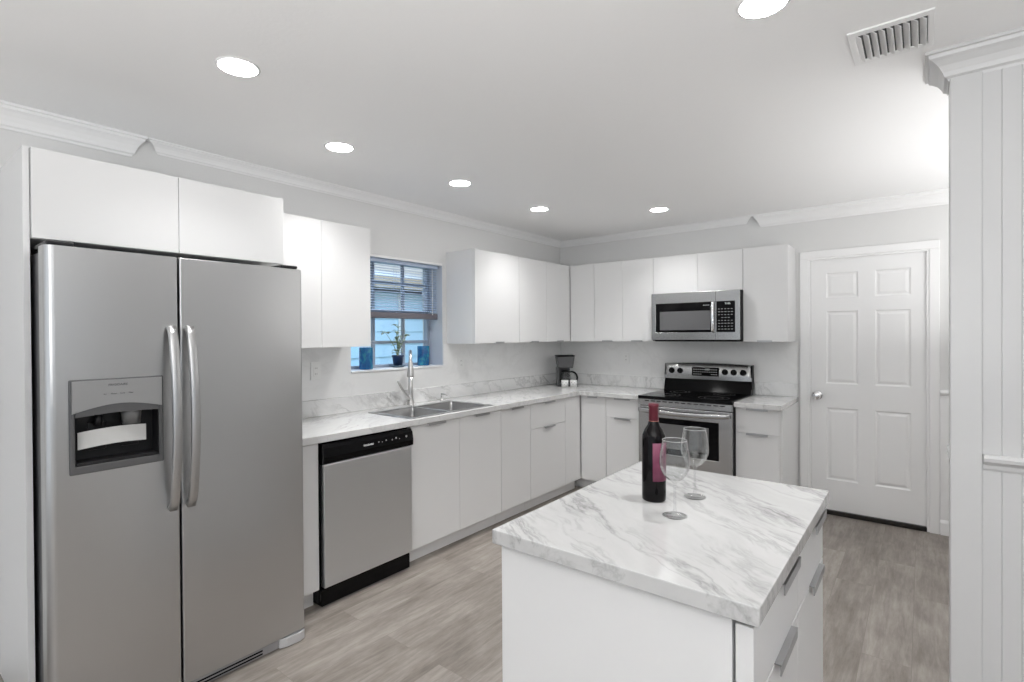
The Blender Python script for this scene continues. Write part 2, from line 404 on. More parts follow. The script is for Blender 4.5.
bmesh.ops.transform(kn, matrix=Matrix.Translation((2.434, DY-.0005, .938)) @ Matrix.Rotation(PI/2, 4, 'X'), verts=kn.verts)
obj('door_knob', kn, chrome_m, dr, label='round chrome door knob')
struct('trim_13', bx(2.39, 3.122, -.012, .03, .0005, .034, bev=.004), mat('dark_bronze_threshold', (.025, .022, .02), .35, .5))
# wainscot right of the door
struct('trim_14', bead(3.194, 4.595, -.0005, .1, .985, .05), trim_m)
struct('trim_15', prism(nb(), [(-.0005-p, .965+q) for p, q in rail_profile(.7)], 'x', 3.194, 4.595), trim_m)
struct('baseboard_back', prism(nb(), [(-.0005, 0), (-.018, 0), (-.018, .085), (-.012, .1), (-.0005, .11)], 'x', 3.194, 4.595), trim_m)

# window: sill, frame, muntins, glass
struct('window_1', bx(-.19, .014, WY0+.001, WY1-.001, WZ0+.0005, WZ0+.014, bev=.003), mat('sill_white', (.86, .86, .86), .3))
wf = nb(); fx0, fx1 = -.20, -.155; fm = mat('window_frame_grey', (.33, .38, .46), .4)
z0, z1 = WZ0+.015, WZ1-.001; y0, y1 = WY0+.001, WY1-.001
for a in ((y0, y0+.025, z0, z1), (y1-.025, y1, z0, z1), (y0, y1, z0, z0+.022), (y0, y1, z1-.03, z1)): box(wf, fx0, fx1, *a)
for yy in (-2.335, -2.045): box(wf, -.187, -.168, yy-.012, yy+.012, z0, z1)
for zz, h in ((1.385, .012), (1.615, .022), (1.847, .014)): box(wf, -.185, -.166, y0, y1, zz-h, zz+h)
struct('window_2', wf, fm)
gl = struct('window_3', bx(-.180, -.176, y0+.02, y1-.02, z0+.02, z1-.02), win_m)
rv = mat('reveal_daylight_blue', (.52, .55, .61), .5)  # blue daylight cast put into the lining's colour
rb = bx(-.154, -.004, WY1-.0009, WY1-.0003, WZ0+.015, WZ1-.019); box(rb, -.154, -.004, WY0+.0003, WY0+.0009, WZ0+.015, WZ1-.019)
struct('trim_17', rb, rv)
struct('trim_16', bx(-.03, -.0, WY0+.0005, WY1-.0005, WZ1-.018, WZ1-.0005), trim_m)

# outlets
def outlet(ori, a, z, label):
    t = thing('wall_outlet', label, 'outlet', org(ori, a, .0085, z-.058))
    o = obj('cover_plate', ob(ori, a-.036, a+.036, .0082, .014, z-.058, z+.058, .002), plate_m, t)
    s = ob(ori, a-.017, a+.017, .014, .0165, z-.034, z+.034, .001)
    obj('socket_insert', s, plate_m, t)
    for dz in (-.018, .018):
        for da in (-.006, .006): obj('socket_slot', ob(ori, a+da-.001, a+da+.001, .0165, .0168, z+dz-.005, z+dz+.005), dprint_m, t)
outlet('W', -2.925, 1.21, 'white outlet plate between the refrigerator and the window')
outlet('W', -1.575, 1.20, 'white outlet plate just right of the window, under the cabinets')
outlet('B', .78, 1.20, 'white outlet plate on the back wall between coffee maker and stove')

# recessed lights, all alike
def downlight(x, y, label):
    t = thing('recessed_light', label, 'ceiling light', (x, y, CH))
    tr = nb(); lathe(tr, (x, y, CH), [(.066, -.003), (.068, -.004), (.072, -.0035), (.076, -.0005), (.066, -.0005), (.066, -.003)], 48)
    obj('trim_ring', tr, trim_m, t)
    obj('diffuser', cyl(nb(), (x, y, CH), .066, -.0035, -.001, 40), lamp_m, t)
    l = bpy.data.lights.new('recessed_spot', 'SPOT'); l.energy = LAMP; l.spot_size = math.radians(118); l.spot_blend = 1; l.shadow_soft_size = .06; l.color = (1, .995, .985)
    o = bpy.data.objects.new('recessed_spot', l); C.objects.link(o); o.parent = t; o.location = (0, 0, -.012)
for x, y, lb in ((1.112, -3.889, 'recessed ceiling light nearest the refrigerator corner, largest on the left'),
                 (.683, -3.18, 'recessed ceiling light above the wall cabinets left of the window'),
                 (.718, -2.305, 'recessed ceiling light in front of the window and sink'),
                 (.71, -1.394, 'recessed ceiling light in front of the cabinets right of the window'),
                 (1.438, -.765, 'recessed ceiling light just in front of the microwave'),
                 (2.72, -3.064, 'recessed ceiling light over the island, cut by the top of the view')):
    downlight(x, y, lb)

# ceiling vent
vx0, vx1, vy0, vy1 = 2.900, 3.130, -2.718, -2.46
vt = thing('ceiling_vent', 'white louvred air vent in the ceiling near the partition wall', 'vent', (3.01, -2.587, CH))
obj('vent_frame', cells(nb(), [vx0, vx0+.022, vx1-.018, vx1], [vy0, vy0+.03, vy1-.03, vy1], lambda i, j: not (i == 1 and j == 1), CH-.007, CH-.0005, 'z'), trim_m, vt, bev=.002)
obj('vent_shade_sheet', bx(vx0+.01, vx1-.01, vy0+.01, vy1-.01, CH-.0012, CH-.0006), mat('vent_shadow_duct', (.10, .10, .10), .8), vt)  # dark sheet painted for the shade behind the louvres
for i in range(9):
    xc = vx0+.028+i*.0215
    obj('vent_louver', prism(nb(), [(xc-.008, CH-.0015), (xc-.0065, CH-.0015), (xc+.010, CH-.014), (xc+.0085, CH-.015)], 'y', vy0+.03, vy1-.03), trim_m, vt)

# ------------------------------------------------------------------ cabinets
def handle(parent, ori, ac, d, z, Ln=.15, down=True, lbl=None):
    bm = nb(); s = 1 if down else -1
    ob(ori, ac-Ln/2, ac+Ln/2, d-.004, d+.020, z-.0015, z+.0015, 0, bm)
    ob(ori, ac-Ln/2, ac+Ln/2, d+.018, d+.0205, z-s*.013, z+s*.0015, 0, bm)
    return obj('handle', bm, pull_m, parent)
def cabinet(name, label, ori, a0, a1, dep, z0, z1, fronts, toe=False, group=None, hollow=False, fr=.018, hl=.15, wall=.002):
    t = thing(name, label, 'cabinet', org(ori, (a0+a1)/2, dep/2, 0 if toe else z0), group)
    zb = z0
    if hollow:
        bm = nb()
        ob(ori, a0, a0+.018, wall, dep, zb, z1, 0, bm); ob(ori, a1-.018, a1, wall, dep, zb, z1, 0, bm)
        ob(ori, a0+.018, a1-.018, wall, dep, zb, zb+.018, 0, bm); ob(ori, a0+.018, a1-.018, wall, wall+.01, zb+.018, z1, 0, bm)
        obj('carcass', bm, edge_m, t)
    else: obj('carcass', ob(ori, a0, a1, wall, dep, zb, z1), cab_m, t)
    for f in fronts:
        b0, b1, c0, c1, kind, hd = f[:6]; g = .0009
        p = obj(kind, ob(ori, b0+g, b1-g, dep+.0015, dep+fr, c0+g, c1-g, .0012), cab_m, t)
        if hd == 'top': handle(p, ori, (b0+b1)/2, dep+fr, c1-g+.0016, min(hl, (b1-b0)*.6))
        if hd == 'bottom': handle(p, ori, (b0+b1)/2, dep+fr, c0+g-.0016, min(.11, (b1-b0)*.5), False)
    if toe: obj('toe_kick', ob(ori, a0, a1, wall, dep-.045, .0005, z0-.0005), cab_m, t)
    return t
ZC = .915; ZB = .877; BD = .588; ZT = .872
# window wall, from the refrigerator to the corner
cabinet('filler_cabinet', 'narrow white base cabinet between refrigerator and dishwasher', 'W', -3.452, -3.272, BD, .1, ZB-.001, [(-3.452, -3.272, .1, ZT, 'door', None)], True)
cabinet('sink_base_cabinet', 'white two-door base cabinet under the sink', 'W', -2.650, -1.765, BD, .1, ZB-.001,
        [(-2.650, -2.212, .1, ZT, 'door', 'top'), (-2.212, -1.765, .1, ZT, 'door', 'top')], True, hollow=True)
cabinet('base_cabinet', 'white single-door base cabinet right of the sink cabinet', 'W', -1.763, -1.392, BD, .1, ZB-.001, [(-1.763, -1.392, .1, ZT, 'door', 'top')], True)
cabinet('base_cabinet', 'white base cabinet with a drawer over a door, ending the window-wall run', 'W', -1.390, -.612, BD, .1, ZB-.001,
        [(-1.390, -.87, .665, ZT, 'drawer', 'top'), (-1.390, -.87, .1, .665, 'door', 'top'), (-.87, -.612, .1, ZT, 'door', None)], True)
# back wall
cabinet('corner_cabinet', 'white blind corner base cabinet under the coffee maker', 'B', .003, .868, BD, .1, ZB-.001, [(.612, .868, .1, ZT, 'door', 'top')], True, hl=.1)
cabinet('base_cabinet', 'white drawer-over-door base cabinet on the left side of the stove', 'B', .870, 1.198, BD, .1, ZB-.001,
        [(.870, 1.198, .698, ZT, 'drawer', 'top'), (.870, 1.198, .1, .698, 'door', 'top')], True)
t = cabinet('base_cabinet', 'white drawer-over-door base cabinet between the stove and the back door', 'B', 1.974, 2.283, BD, .1, ZB-.001,
        [(1.974, 2.283, .684, ZT, 'drawer', 'top'), (1.974, 2.283, .1, .684, 'door', 'top')], True)
obj('end_panel', ob('B', 2.284, 2.300, .002, BD+.018, .0005, ZB-.001), cab_m, t)
# wall cabinets
UB, UT, UD = 1.368, 2.121, .302
cabinet('wall_cabinet', 'white two-door wall cabinet between refrigerator and window', 'W', -3.428, -2.722, UD, UB, UT,
        [(-3.428, -3.068, UB, UT, 'door', None), (-3.068, -2.722, UB, UT, 'door', None)])
cabinet('wall_cabinet', 'white single-door wall cabinet right beside the window', 'W', -1.732, -1.158, UD, UB, UT, [(-1.732, -1.158, UB, UT, 'door', 'bottom')])
cabinet('wall_cabinet', 'white two-door wall cabinet of the window wall, ending in the corner', 'W', -1.157, -.003, UD, UB, UT,
        [(-1.157, -.735, UB, UT, 'door', 'bottom'), (-.735, -.322, UB, UT, 'door', 'bottom')])
cabinet('wall_cabinet', 'white single-door wall cabinet of the back wall, in the corner', 'B', .324, .594, UD, UB, UT, [(.324, .594, UB, UT, 'door', None)])
cabinet('wall_cabinet', 'white two-door wall cabinet of the back wall, left of the microwave', 'B', .595, 1.196, UD, UB, UT,
        [(.595, .892, UB, UT, 'door', 'bottom'), (.892, 1.196, UB, UT, 'door', 'bottom')])
cabinet('wall_cabinet', 'short white two-door wall cabinet directly above the microwave', 'B', 1.198, 1.956, UD, 1.79, UT,
        [(1.198, 1.590, 1.79, UT, 'door', None), (1.590, 1.956, 1.79, UT, 'door', None)])
cabinet('wall_cabinet', 'white single-door wall cabinet between the microwave and the back door', 'B', 1.958, 2.283, UD, UB, UT, [(1.958, 2.283, UB, UT, 'door', 'bottom')])
cabinet('refrigerator_cabinet', 'deep white two-door cabinet above the refrigerator', 'W', -4.383, -3.446, .582, 1.795, UT,
        [(-4.383, -3.912, 1.795, UT, 'door', None), (-3.912, -3.446, 1.795, UT, 'door', None)])
single('refrigerator_end_panel', bx(.002, .588, -4.404, -4.385, .0005, 2.122, bev=.001), cab_m, 'tall white side panel standing against the left side of the refrigerator', 'panel', (.3, -4.395, 0))

# ------------------------------------------------------------------ countertops, backsplash
SX0, SX1, SY0, SY1 = .185, .582, -2.606, -1.868      # sink hole
def lkeep(i, j):
    xs, ys = i, j
    if i == 1 and j == 1: return False
    if i >= 3 and j < 3: return False
    return True
top = cells(nb(), [.002, SX0, SX1, .628, 1.199], [-3.452, SY0, SY1, -.649, -.002], lkeep, ZB, ZC, 'z')
single('countertop', top, marble_c, 'long L-shaped white marble countertop holding the sink', 'countertop', (.3, -2, ZB), bev=.0025)
single('countertop', bx(1.973, 2.300, -.649, -.002, ZB, ZC, bev=.0025), marble_c, 'short marble countertop piece between the stove and the back door', 'countertop', (2.13, -.3, ZB))
single('backsplash', cells(nb(), [.002, .020, 1.199], [-3.440, -.020, -.002], lambda i, j: not (i == 1 and j == 0), ZC+.0005, 1.022, 'z'), marble_b,
       'low grey-veined marble upstand along the window wall and corner', 'backsplash', (.01, -1.7, ZC+.0005), bev=.0015)
single('backsplash', bx(1.974, 2.298, -.020, -.002, ZC+.0005, 1.022, bev=.0015), marble_b, 'short marble upstand right of the stove beside the door casing', 'backsplash', (2.13, -.01, ZC+.0005))
pn = cells(nb(), [-3.446, WY0-.001, WY1+.001, -.006], [1.0225, WZ0-.001, UB-.001], lambda i, j: not (i == 1 and j == 1), .0012, .008, 'x')
single('backsplash_sheet', pn, marble_p, 'pale faintly veined wall sheet under the window-wall cabinets', 'backsplash', (.003, -1.7, 1.023))
single('backsplash_sheet', bx(.009, 2.298, -.008, -.0012, 1.0225, UB-.001), marble_p, 'pale faintly veined wall sheet behind the stove on the back wall', 'backsplash', (1.1, -.003, 1.023))

# ------------------------------------------------------------------ sink, faucet, soap pump
sk = thing('kitchen_sink', 'double-bowl stainless steel sink set in the long countertop', 'sink', (.38, -2.237, ZC))
ymid = -2.262
obj('sink_rim', cells(nb(), [.160, .200, .567, .600], [-2.632, -2.590, ymid-.014, ymid+.014, -1.885, -1.842], lambda i, j: not (i == 1 and j in (1, 3)), ZC+.0004, ZC+.005, 'z'), steel_s, sk, bev=.002)
def bowl(y0, y1):
    bm = nb(); x0, x1 = .200, .567; zt, zb = ZC+.004, ZC-.175; r = .03
    def ring(ins, z, rad):
        o = []
        for cx, cy, a in ((x1-ins-rad, y1-ins-rad, 0), (x0+ins+rad, y1-ins-rad, 90), (x0+ins+rad, y0+ins+rad, 180), (x1-ins-rad, y0+ins+rad, 270)):
            for k in range(5):
                t = math.radians(a+k*22.5); o.append(bm.verts.new((cx+rad*math.cos(t), cy+rad*math.sin(t), z)))
        return o
    rs = [ring(-.0015, zt, .012), ring(0, zt-.004, .02), ring(.004, zb+.03, r), ring(.012, zb+.008, r), ring(.03, zb, r)]
    for a, b in zip(rs, rs[1:]):
        n = len(a)
        for i in range(n): bm.faces.new((a[i], a[(i+1) % n], b[(i+1) % n], b[i])).smooth = True
    bm.faces.new(rs[-1]); bmesh.ops.recalc_face_normals(bm, faces=bm.faces[:])
    bmesh.ops.reverse_faces(bm, faces=bm.faces[:]); return bm
for a, b in ((-2.590, ymid-.014), (ymid+.014, -1.885)):
    w = obj('sink_bowl', bowl(a, b), steel_s, sk)
    obj('drain', lathe(nb(), (.38, (a+b)/2, ZC-.1745), [(0, .001), (.03, .001), (.04, .003), (.043, 0)], 24), chrome_m, w)
fc = thing('faucet', 'tall brushed nickel pull-down faucet standing behind the sink', 'faucet', (.085, -2.195, ZC))
fb = Vector((.085, -2.195, 0)); fd = Vector((.76, -.65, 0)).normalized()
def FP(s, z): return (fb.x+fd.x*s, fb.y+fd.y*s, z)
bm = nb(); lathe(bm, (fb.x, fb.y, ZC), [(0, 0), (.030, 0), (.030, .006), (.024, .014), (.020, .05), (.018, .12), (.0165, .22), (0, .22)], 24)
obj('faucet_body', bm, nickel_m, fc)
arc = [FP(0, 1.125), FP(0, 1.18)] + [FP(.095-.095*math.cos(t), 1.225+.095*math.sin(t)) for t in [k*PI/12 for k in range(13)]]
obj('spout', tube(nb(), arc, .012, 14), nickel_m, fc)
sp = FP(.19, 0)
obj('spray_head', lathe(nb(), (sp[0], sp[1], 0), [(0, 1.255), (.012, 1.255), (.016, 1.25), (.020, 1.20), (.026, 1.15), (.026, 1.143), (.023, 1.14), (0, 1.14)], 24), nickel_m, fc)
lv = bez((fb.x, fb.y-.012, ZC+.045), (fb.x+.01, fb.y-.04, ZC+.075), (fb.x+.02, fb.y-.085, ZC+.10), (fb.x+.01, fb.y-.125, ZC+.19))
obj('faucet_lever', tube(nb(), lv, [.014, .014, .0135, .013, .0125, .012, .011, .0105, .010, .0095, .009, .009, .0085], 12), nickel_m, fc)
sd = thing('soap_dispenser', 'small nickel soap pump standing behind the right sink bowl', 'soap dispenser', (.10, -1.885, ZC))
obj('pump_base', lathe(nb(), (.10, -1.885, ZC), [(0, 0), (.019, 0), (.019, .006), (.012, .010), (.010, .035), (.012, .037), (.012, .046), (0, .046)], 20), nickel_m, sd)
obj('pump_spout', tube(nb(), [(.095, -1.888, ZC+.052), (.10, -1.885, ZC+.056), (.13, -1.88, ZC+.055), (.155, -1.875, ZC+.044)], [.009, .008, .0055, .005], 10), nickel_m, sd)

# ------------------------------------------------------------------ refrigerator
rf = thing('refrigerator', 'tall side-by-side stainless steel refrigerator with ice dispenser', 'refrigerator', (.4, -3.93, 0))
obj('refrigerator_cabinet_body', bx(.03, .700, -4.370, -3.485, .03, 1.742, bev=.004), mat('fridge_side_grey', (.16, .16, .165), .45), rf)
def fdoor(y0, y1, r0, r1, z0=.052, z1=1.751):
    """front slightly crowned; r0/r1 rounding radius of the two vertical edges"""
    xb, xf = .712, .794; pts = [(xb, y0)]
    for k in range(7):
        t = k/6*PI/2; pts.append((xf-r0+r0*math.sin(t)-.0015, y0+r0-r0*math.cos(t)))
    n = 8
    for k in range(1, n): s = k/n; pts.append((xf-.0015+.003*math.sin(PI*s), y0+r0+(y1-y0-r0-r1)*s))
    for k in range(7):
        t = PI/2-k/6*PI/2; pts.append((xf-r1+r1*math.sin(t)-.0015, y1-r1+r1*math.cos(t)))
    pts.append((xb, y1))
    bm = prism(nb(), pts, 'z', z0, z1)
    for f in bm.faces:
        if abs(f.normal.z) < .3: f.smooth = False
    return bm
FD = .7945
d1 = obj('freezer_door', fdoor(-4.384, -3.986, .026, .006), steel_y, rf, bev=.004)
d2 = obj('fridge_door', fdoor(-3.979, -3.461, .006, .012), steel_y, rf, bev=.004)
# dispenser opening
oy0, oy1, oz0, oz1 = -4.309, -4.056, .985, 1.225
d1.modifiers.clear()
cb = bx(.725, .9, oy0, oy1, oz0, oz1, bev=.006); bmesh.ops.translate(cb, verts=cb.verts, vec=-ORG[rf.name]); cut(d1, cb)
rc = nb()
for a in ((.7255, .7275, oy0, oy1, oz0, oz1), (.7275, FD, oy0, oy0+.002, oz0, oz1), (.7275, FD, oy1-.002, oy1, oz0, oz1), (.7275, FD, oy0, oy1, oz1-.002, oz1), (.7275, FD, oy0, oy1, oz0, oz0+.002)): box(rc, *a)
dp = obj('dispenser_recess', rc, dark_m, d1)
fg = mat('dispenser_grey', (.11, .11, .112), .35, .3)
fr_ = cells(nb(), [-4.325, -4.309, -4.056, -4.041], [.960, .988, 1.225, 1.290], lambda i, j: not (i == 1 and j == 1), FD-.001, FD+.007, 'x')
obj('dispenser_frame', fr_, fg, d1, bev=.004)
arch = [(-4.318, 1.285), (-4.318, 1.172)]
for k in range(0, 17):
    s = k/16; arch.append((-4.318+.270*s, 1.172+.024*math.sin(PI*s)+.004*s))
arch += [(-4.048, 1.285)]
obj('dispenser_panel', prism(nb(), arch, 'x', FD+.0075, FD+.0115), mat('dispenser_silver', (.40, .40, .40), .3, .7), d1)
vis = [(-4.309, 1.158), (-4.309, 1.172)]+[(-4.318+.270*k/16, 1.172+.024*math.sin(PI*k/16)+.004*k/16) for k in range(1, 16)]+[(-4.056, 1.174), (-4.056, 1.162)]+[(-4.056-.253*k/12, 1.162+.006*math.sin(PI*k/12)-.004*k/12) for k in range(1, 12)]
obj('dispenser_visor', prism(nb(), vis, 'x', FD-.02, FD+.009), fg, d1)
X = (0, 1, 0); Z = (0, 0, 1)
text('FRIGIDAIRE', .0115, dprint_m, d1, (FD+.012, -4.186, 1.266), X, Z, 'printed_logo')
for k, w in enumerate(('Ice', 'Water', 'Lock', 'Filter')):
    text(w, .007, dprint_m, d1, (FD+.012, -4.225+.026*k, 1.234), X, Z, 'printed_mark')
nz = cyl(nb(), (.76, -4.135, 0), .028, 1.115, 1.19, 20, r2=.034); obj('ice_chute', nz, mat('chute_grey', (.16, .16, .16), .3), d1)
nz = cyl(nb(), (.762, -4.235, 0), .012, 1.12, 1.16, 16); box(nz, .735, .745, -4.262, -4.208, 1.03, 1.13, bev=.004); box(nz, .735, .745, -4.162, -4.108, 1.03, 1.12, bev=.004); obj('dispenser_paddle', nz, dark_m, d1)
stp = nb(); pth = [(.7745+.010*math.sin(PI*k/12), -4.297+.205*k/12, 0) for k in range(13)]
pts = [(p[0], p[1]) for p in pth]+[(p[0]-.001, p[1]) for p in pth[::-1]]
prism(stp, pts, 'z', 1.052, 1.112)
for v in stp.verts: v.co.z += -.020*((v.co.y+4.195)/.1)**2*.35+.018*(v.co.y+4.195)/.2*.3
obj('sticker', stp, mat('sticker_white', (.58, .58, .57), .5), d1, label='white paper label strip')
obj('drip_tray', bx(.73, FD+.004, oy0+.004, oy1-.004, oz0+.002, oz0+.014, bev=.003), dark_m, d1)
def fhandle(y, par, name):
    p = []
    for k in range(25):
        s = k/24; z = .768+.708*s; x = .812+.052*math.sin(PI*s)**.6
        p.append((x, y, z))
    bm = sweep_rect(nb(), [(.797, y, .775)]+p+[(.797, y, 1.468)], .031, .017, (0, 1, 0))
    return obj(name, bm, mat('handle_steel_'+name, (.50, .50, .50), .33, 1), par)
fhandle(-4.0155, d1, 'door_handle'); fhandle(-3.952, d2, 'door_handle')
hc = nb(); box(hc, .60, .78, -4.376, -4.30, 1.7525, 1.768, bev=.005); box(hc, .60, .79, -3.56, -3.482, 1.7525, 1.766, bev=.004); box(hc, .62, .70, -4.30, -3.56, 1.743, 1.756)
obj('hinge_cover', hc, dark_m, rf)
gr = nb(); box(gr, .66, .782, -4.36, -3.585, .007, .047, bev=.003)
gp = obj('base_grille', gr, mat('grille_grey', (.33, .33, .34), .35, .4), rf)
sl = nb()
for k in range(2): box(sl, .7821, .7835, -4.34, -3.66, .015+k*.014, .022+k*.014)
obj('grille_slots', sl, blackm_m, gp)
obj('roller_cover', prism(nb(), [(.70, -3.583), (.783, -3.583), (.797, -3.55), (.800, -3.49), (.790, -3.462), (.70, -3.462)], 'z', .003, .046), mat('roller_cover_grey', (.55, .55, .56), .35, .3), rf, bev=.003)

# ------------------------------------------------------------------ dishwasher
dw = thing('dishwasher', 'stainless steel dishwasher with black control strip below the countertop', 'dishwasher', (.3, -2.96, 0))
obj('tub', bx(.03, .588, -3.266, -2.656, .02, ZB-.004), blackm_m, dw)
dd = obj('dishwasher_door', bx(.598, .634, -3.258, -2.660, .108, .760, bev=.005), steel_d, dw)
obj('control_panel', prism(nb(), [(.589, .762), (.628, .762), (.645, .768), (.647, .80), (.640, .846), (.625, .866), (.589, .866)], 'y', -3.262, -2.656), black_m, dw, bev=.003)
obj('panel_trim', bx(.589, .597, -3.262, -2.656, .1, .8), blackm_m, dw)
obj('toe_panel', bx(.50, .612, -3.264, -2.662, .006, .096, bev=.006), black_m, dw)
text('FRIGIDAIRE', .013, print_m, dw, (.6465, -2.985, .822), X, (-.12, 0, .99), 'printed_logo', .0003)
bt_m = mat('button_grey', (.4, .4, .4), .4)
for k, (yy, zz, w) in enumerate(((-2.915, .826, .012), (-2.89, .823, .009), (-2.862, .828, .014), (-2.818, .824, .012), (-2.79, .83, .016), (-2.765, .822, .008), (-2.712, .828, .020))):
    obj('button', cyl(nb(), (.6455, yy, zz), w*.33, .0, .0012, 12, 'x'), bt_m, dw)

# ------------------------------------------------------------------ stove
st = thing('stove', 'stainless steel electric range with black glass cooktop and backguard', 'stove', (1.585, -.35, 0))
sx0, sx1 = 1.204, 1.967
obj('range_body', bx(sx0, sx1, -.625, -.03, .03, .895, bev=.002), mat('range_side_black', (.02, .02, .021), .35), st)
ct = obj('cooktop', bx(sx0-.002+.004, sx1+.002-.004, -.672, -.03, .896, .920, bev=.005), black_m, st)
ring_m = mat('burner_ring_grey', (.10, .10, .10), .3)
for cx, cy, r in ((1.40, -.50, .10), (1.78, -.50, .115), (1.40, -.22, .085), (1.78, -.22, .085)):
    for rr in (r, r*.62):
        bn = nb(); lathe(bn, (cx, cy, .9202), [(rr-.0012, 0), (rr-.0012, .0003), (rr+.0012, .0003), (rr+.0012, 0)], 48)
        obj('burner_ring', bn, ring_m, ct)
# backguard: black lower part, steel control face with an arched top
pts = [(-.028, .905), (-.118, .905), (-.112, .925), (-.082, 1.028), (-.028, 1.028)]
obj('backguard_base', prism(nb(), pts, 'x', sx0+.003, sx1-.003), black_m, st, bev=.002)
cp = nb()
n = 20; fr0, bk0 = [], []
def tz(s): return 1.165+.010*math.sin(PI*s)
A = {}
for i in range(n+1):
    s = i/n; x = sx0+.002+(sx1-sx0-.004)*s
    A[i] = [cp.verts.new((x, -.028, 1.028)), cp.verts.new((x, -.092, 1.028)), cp.verts.new((x, -.090-.004*math.sin(PI*s), 1.06)), cp.verts.new((x, -.080, tz(s)-.008)), cp.verts.new((x, -.072, tz(s))), cp.verts.new((x, -.028, tz(s)))]
for i in range(n):
    for k in range(6):
        k2 = (k+1) % 6; f = cp.faces.new((A[i][k], A[i][k2], A[i+1][k2], A[i+1][k])); f.smooth = k in (2, 3)
cp.faces.new(A[0][::-1]); cp.faces.new(A[n]); bmesh.ops.recalc_face_normals(cp, faces=cp.faces[:])
cg = obj('control_panel', cp, steel_x, st)
obj('panel_side', bx(sx1-.0015, sx1+.0015, -.094, -.03, .96, 1.165), blackm_m, st)
FY = lambda z: -.0915+(z-1.06)*.095
dsp = obj('control_display', bx(1.463, 1.698, -.100, -.0885, 1.060, 1.137, bev=.004), black_m, cg)
XB = (1, 0, 0)
text('350', .024, mat('display_green_white', (.8, .85, .85), .4), dsp, (1.60, -.1005, 1.117), XB, Z, 'display_digits')
dm = nb()
for r in range(3):
    for c in range(11):
        if r == 0 and 4 <= c <= 7: continue
        box(dm, 1.478+c*.0195, 1.478+c*.0195+.011, -.1008, -.1, 1.073+r*.021, 1.078+r*.021)
obj('display_marks', dm, print_m, dsp)
for xk in (1.273, 1.352, 1.747, 1.820, 1.896):
    kb = nb(); lathe(kb, (0, 0, 0), [(0, 0), (.026, 0), (.026, .004), (.022, .006), (.020, .020), (.017, .024), (0, .024)], 28)
    box(kb, -.004, .004, -.018, .018, .024, .029, bev=.001)
    bmesh.ops.transform(kb, matrix=Matrix.Translation((xk, -.0885, 1.100)) @ Matrix.Rotation(PI/2-.09, 4, 'X'), verts=kb.verts)
    obj('control_knob', kb, blackm_m, cg)
# front: vent strip, oven door, handle, drawer
obj('front_rail', bx(sx0+.002, sx1-.002, -.655, -.626, .838, .894, bev=.003), steel_x, st)
vs_ = nb()
for k in range(13): box(vs_, 1.262+k*.051, 1.262+k*.051+.036, -.6558, -.6545, .874, .8815)
obj('vent_slots', vs_, blackm_m, st)
od = obj('oven_door', cells(nb(), [sx0+.003, 1.300, 1.866, sx1-.003], [.225, .452, .745, .834], lambda i, j: not (i == 1 and j == 1), -.664, -.626, 'y'), steel_x, st, bev=.004)
obj('oven_window', bx(1.300, 1.866, -.660, -.640, .452, .745), black_m, od)
ov = mat('oven_reflection_grey', (.16, .16, .16), .15); obj('window_inner_area', bx(1.375, 1.790, -.6615, -.6602, .500, .700, bev=.0005), ov, od)  # grey patch painted for the reflection on the oven glass
hp = [(1.225+.72*k/24, -.690-.028*math.sin(PI*k/24)**.5, .805-.012*math.sin(PI*k/24)) for k in range(25)]
obj('oven_handle', sweep_rect(nb(), [(1.225, -.662, .806)]+hp+[(1.945, -.662, .806)], .034, .016, (0, 0, 1)), steel_x, od)
obj('storage_drawer', bx(sx0+.003, sx1-.003, -.660, -.626, .055, .215, bev=.004), steel_x, st)
obj('base_trim', bx(sx0+.02, sx1-.02, -.61, -.50, .0005, .03), blackm_m, st)

# ------------------------------------------------------------------ microwave
mw = thing('microwave', 'stainless over-the-range microwave mounted above the stove', 'microwave', (1.587, -.2, 1.376))
mx0, mx1, mz0, mz1 = 1.214, 1.958, 1.376, 1.788
obj('microwave_case', bx(mx0+.002, mx1, -.375, -.003, mz0, mz1, bev=.002), blackm_m, mw)
md = obj('microwave_door', cells(nb(), [mx0, 1.254, 1.737, 1.764], [mz0+.008, 1.448, 1.698, mz1], lambda i, j: not (i == 1 and j == 1), -.402, -.376, 'y'), steel_x, mw, bev=.003)
obj('door_glass', bx(1.254, 1.737, -.399, -.380, 1.448, 1.698), black_m, md)
obj('window_inner_area', bx(1.290, 1.722, -.4003, -.3992, 1.468, 1.628, bev=.0004), mat('microwave_screen_grey', (.13, .13, .135), .18), md)
text('FRIGIDAIRE', .010, print_m, md, (1.690, -.4006, 1.672), XB, Z, 'printed_logo')
obj('control_side', bx(1.7655, mx1-.004, -.402, -.376, mz0+.008, mz1, bev=.003), steel_x, mw)
kp = obj('keypad', bx(1.773, 1.918, -.405, -.4022, 1.448, 1.700, bev=.001), black_m, mw)
text('9:46', .026, mat('clock_digits', (.75, .8, .8), .4), kp, (1.862, -.4052, 1.680), XB, Z, 'clock_digits')
km = nb()
for r in range(8):
    for c in range(5):
        if r in (4,) and c in (0, 4): continue
        box(km, 1.787+c*.025, 1.787+c*.025+(.012 if r % 2 else .016), -.4056, -.405, 1.470+r*.0235, 1.4745+r*.0235)
obj('keypad_marks', km, mat('keypad_print', (.4, .4, .4), .5), kp)
obj('microwave_handle', sweep_rect(nb(), [(1.750, -.402, 1.448)]+[(1.750, -.426-.012*math.sin(PI*k/10), 1.455+.235*k/10) for k in range(11)]+[(1.750, -.402, 1.700)], .020, .012, (1, 0, 0)), chrome_m, md)
obj('bottom_vent', bx(mx0+.02, mx1-.02, -.37, -.05, mz0-.006, mz0-.0005), blackm_m, mw)

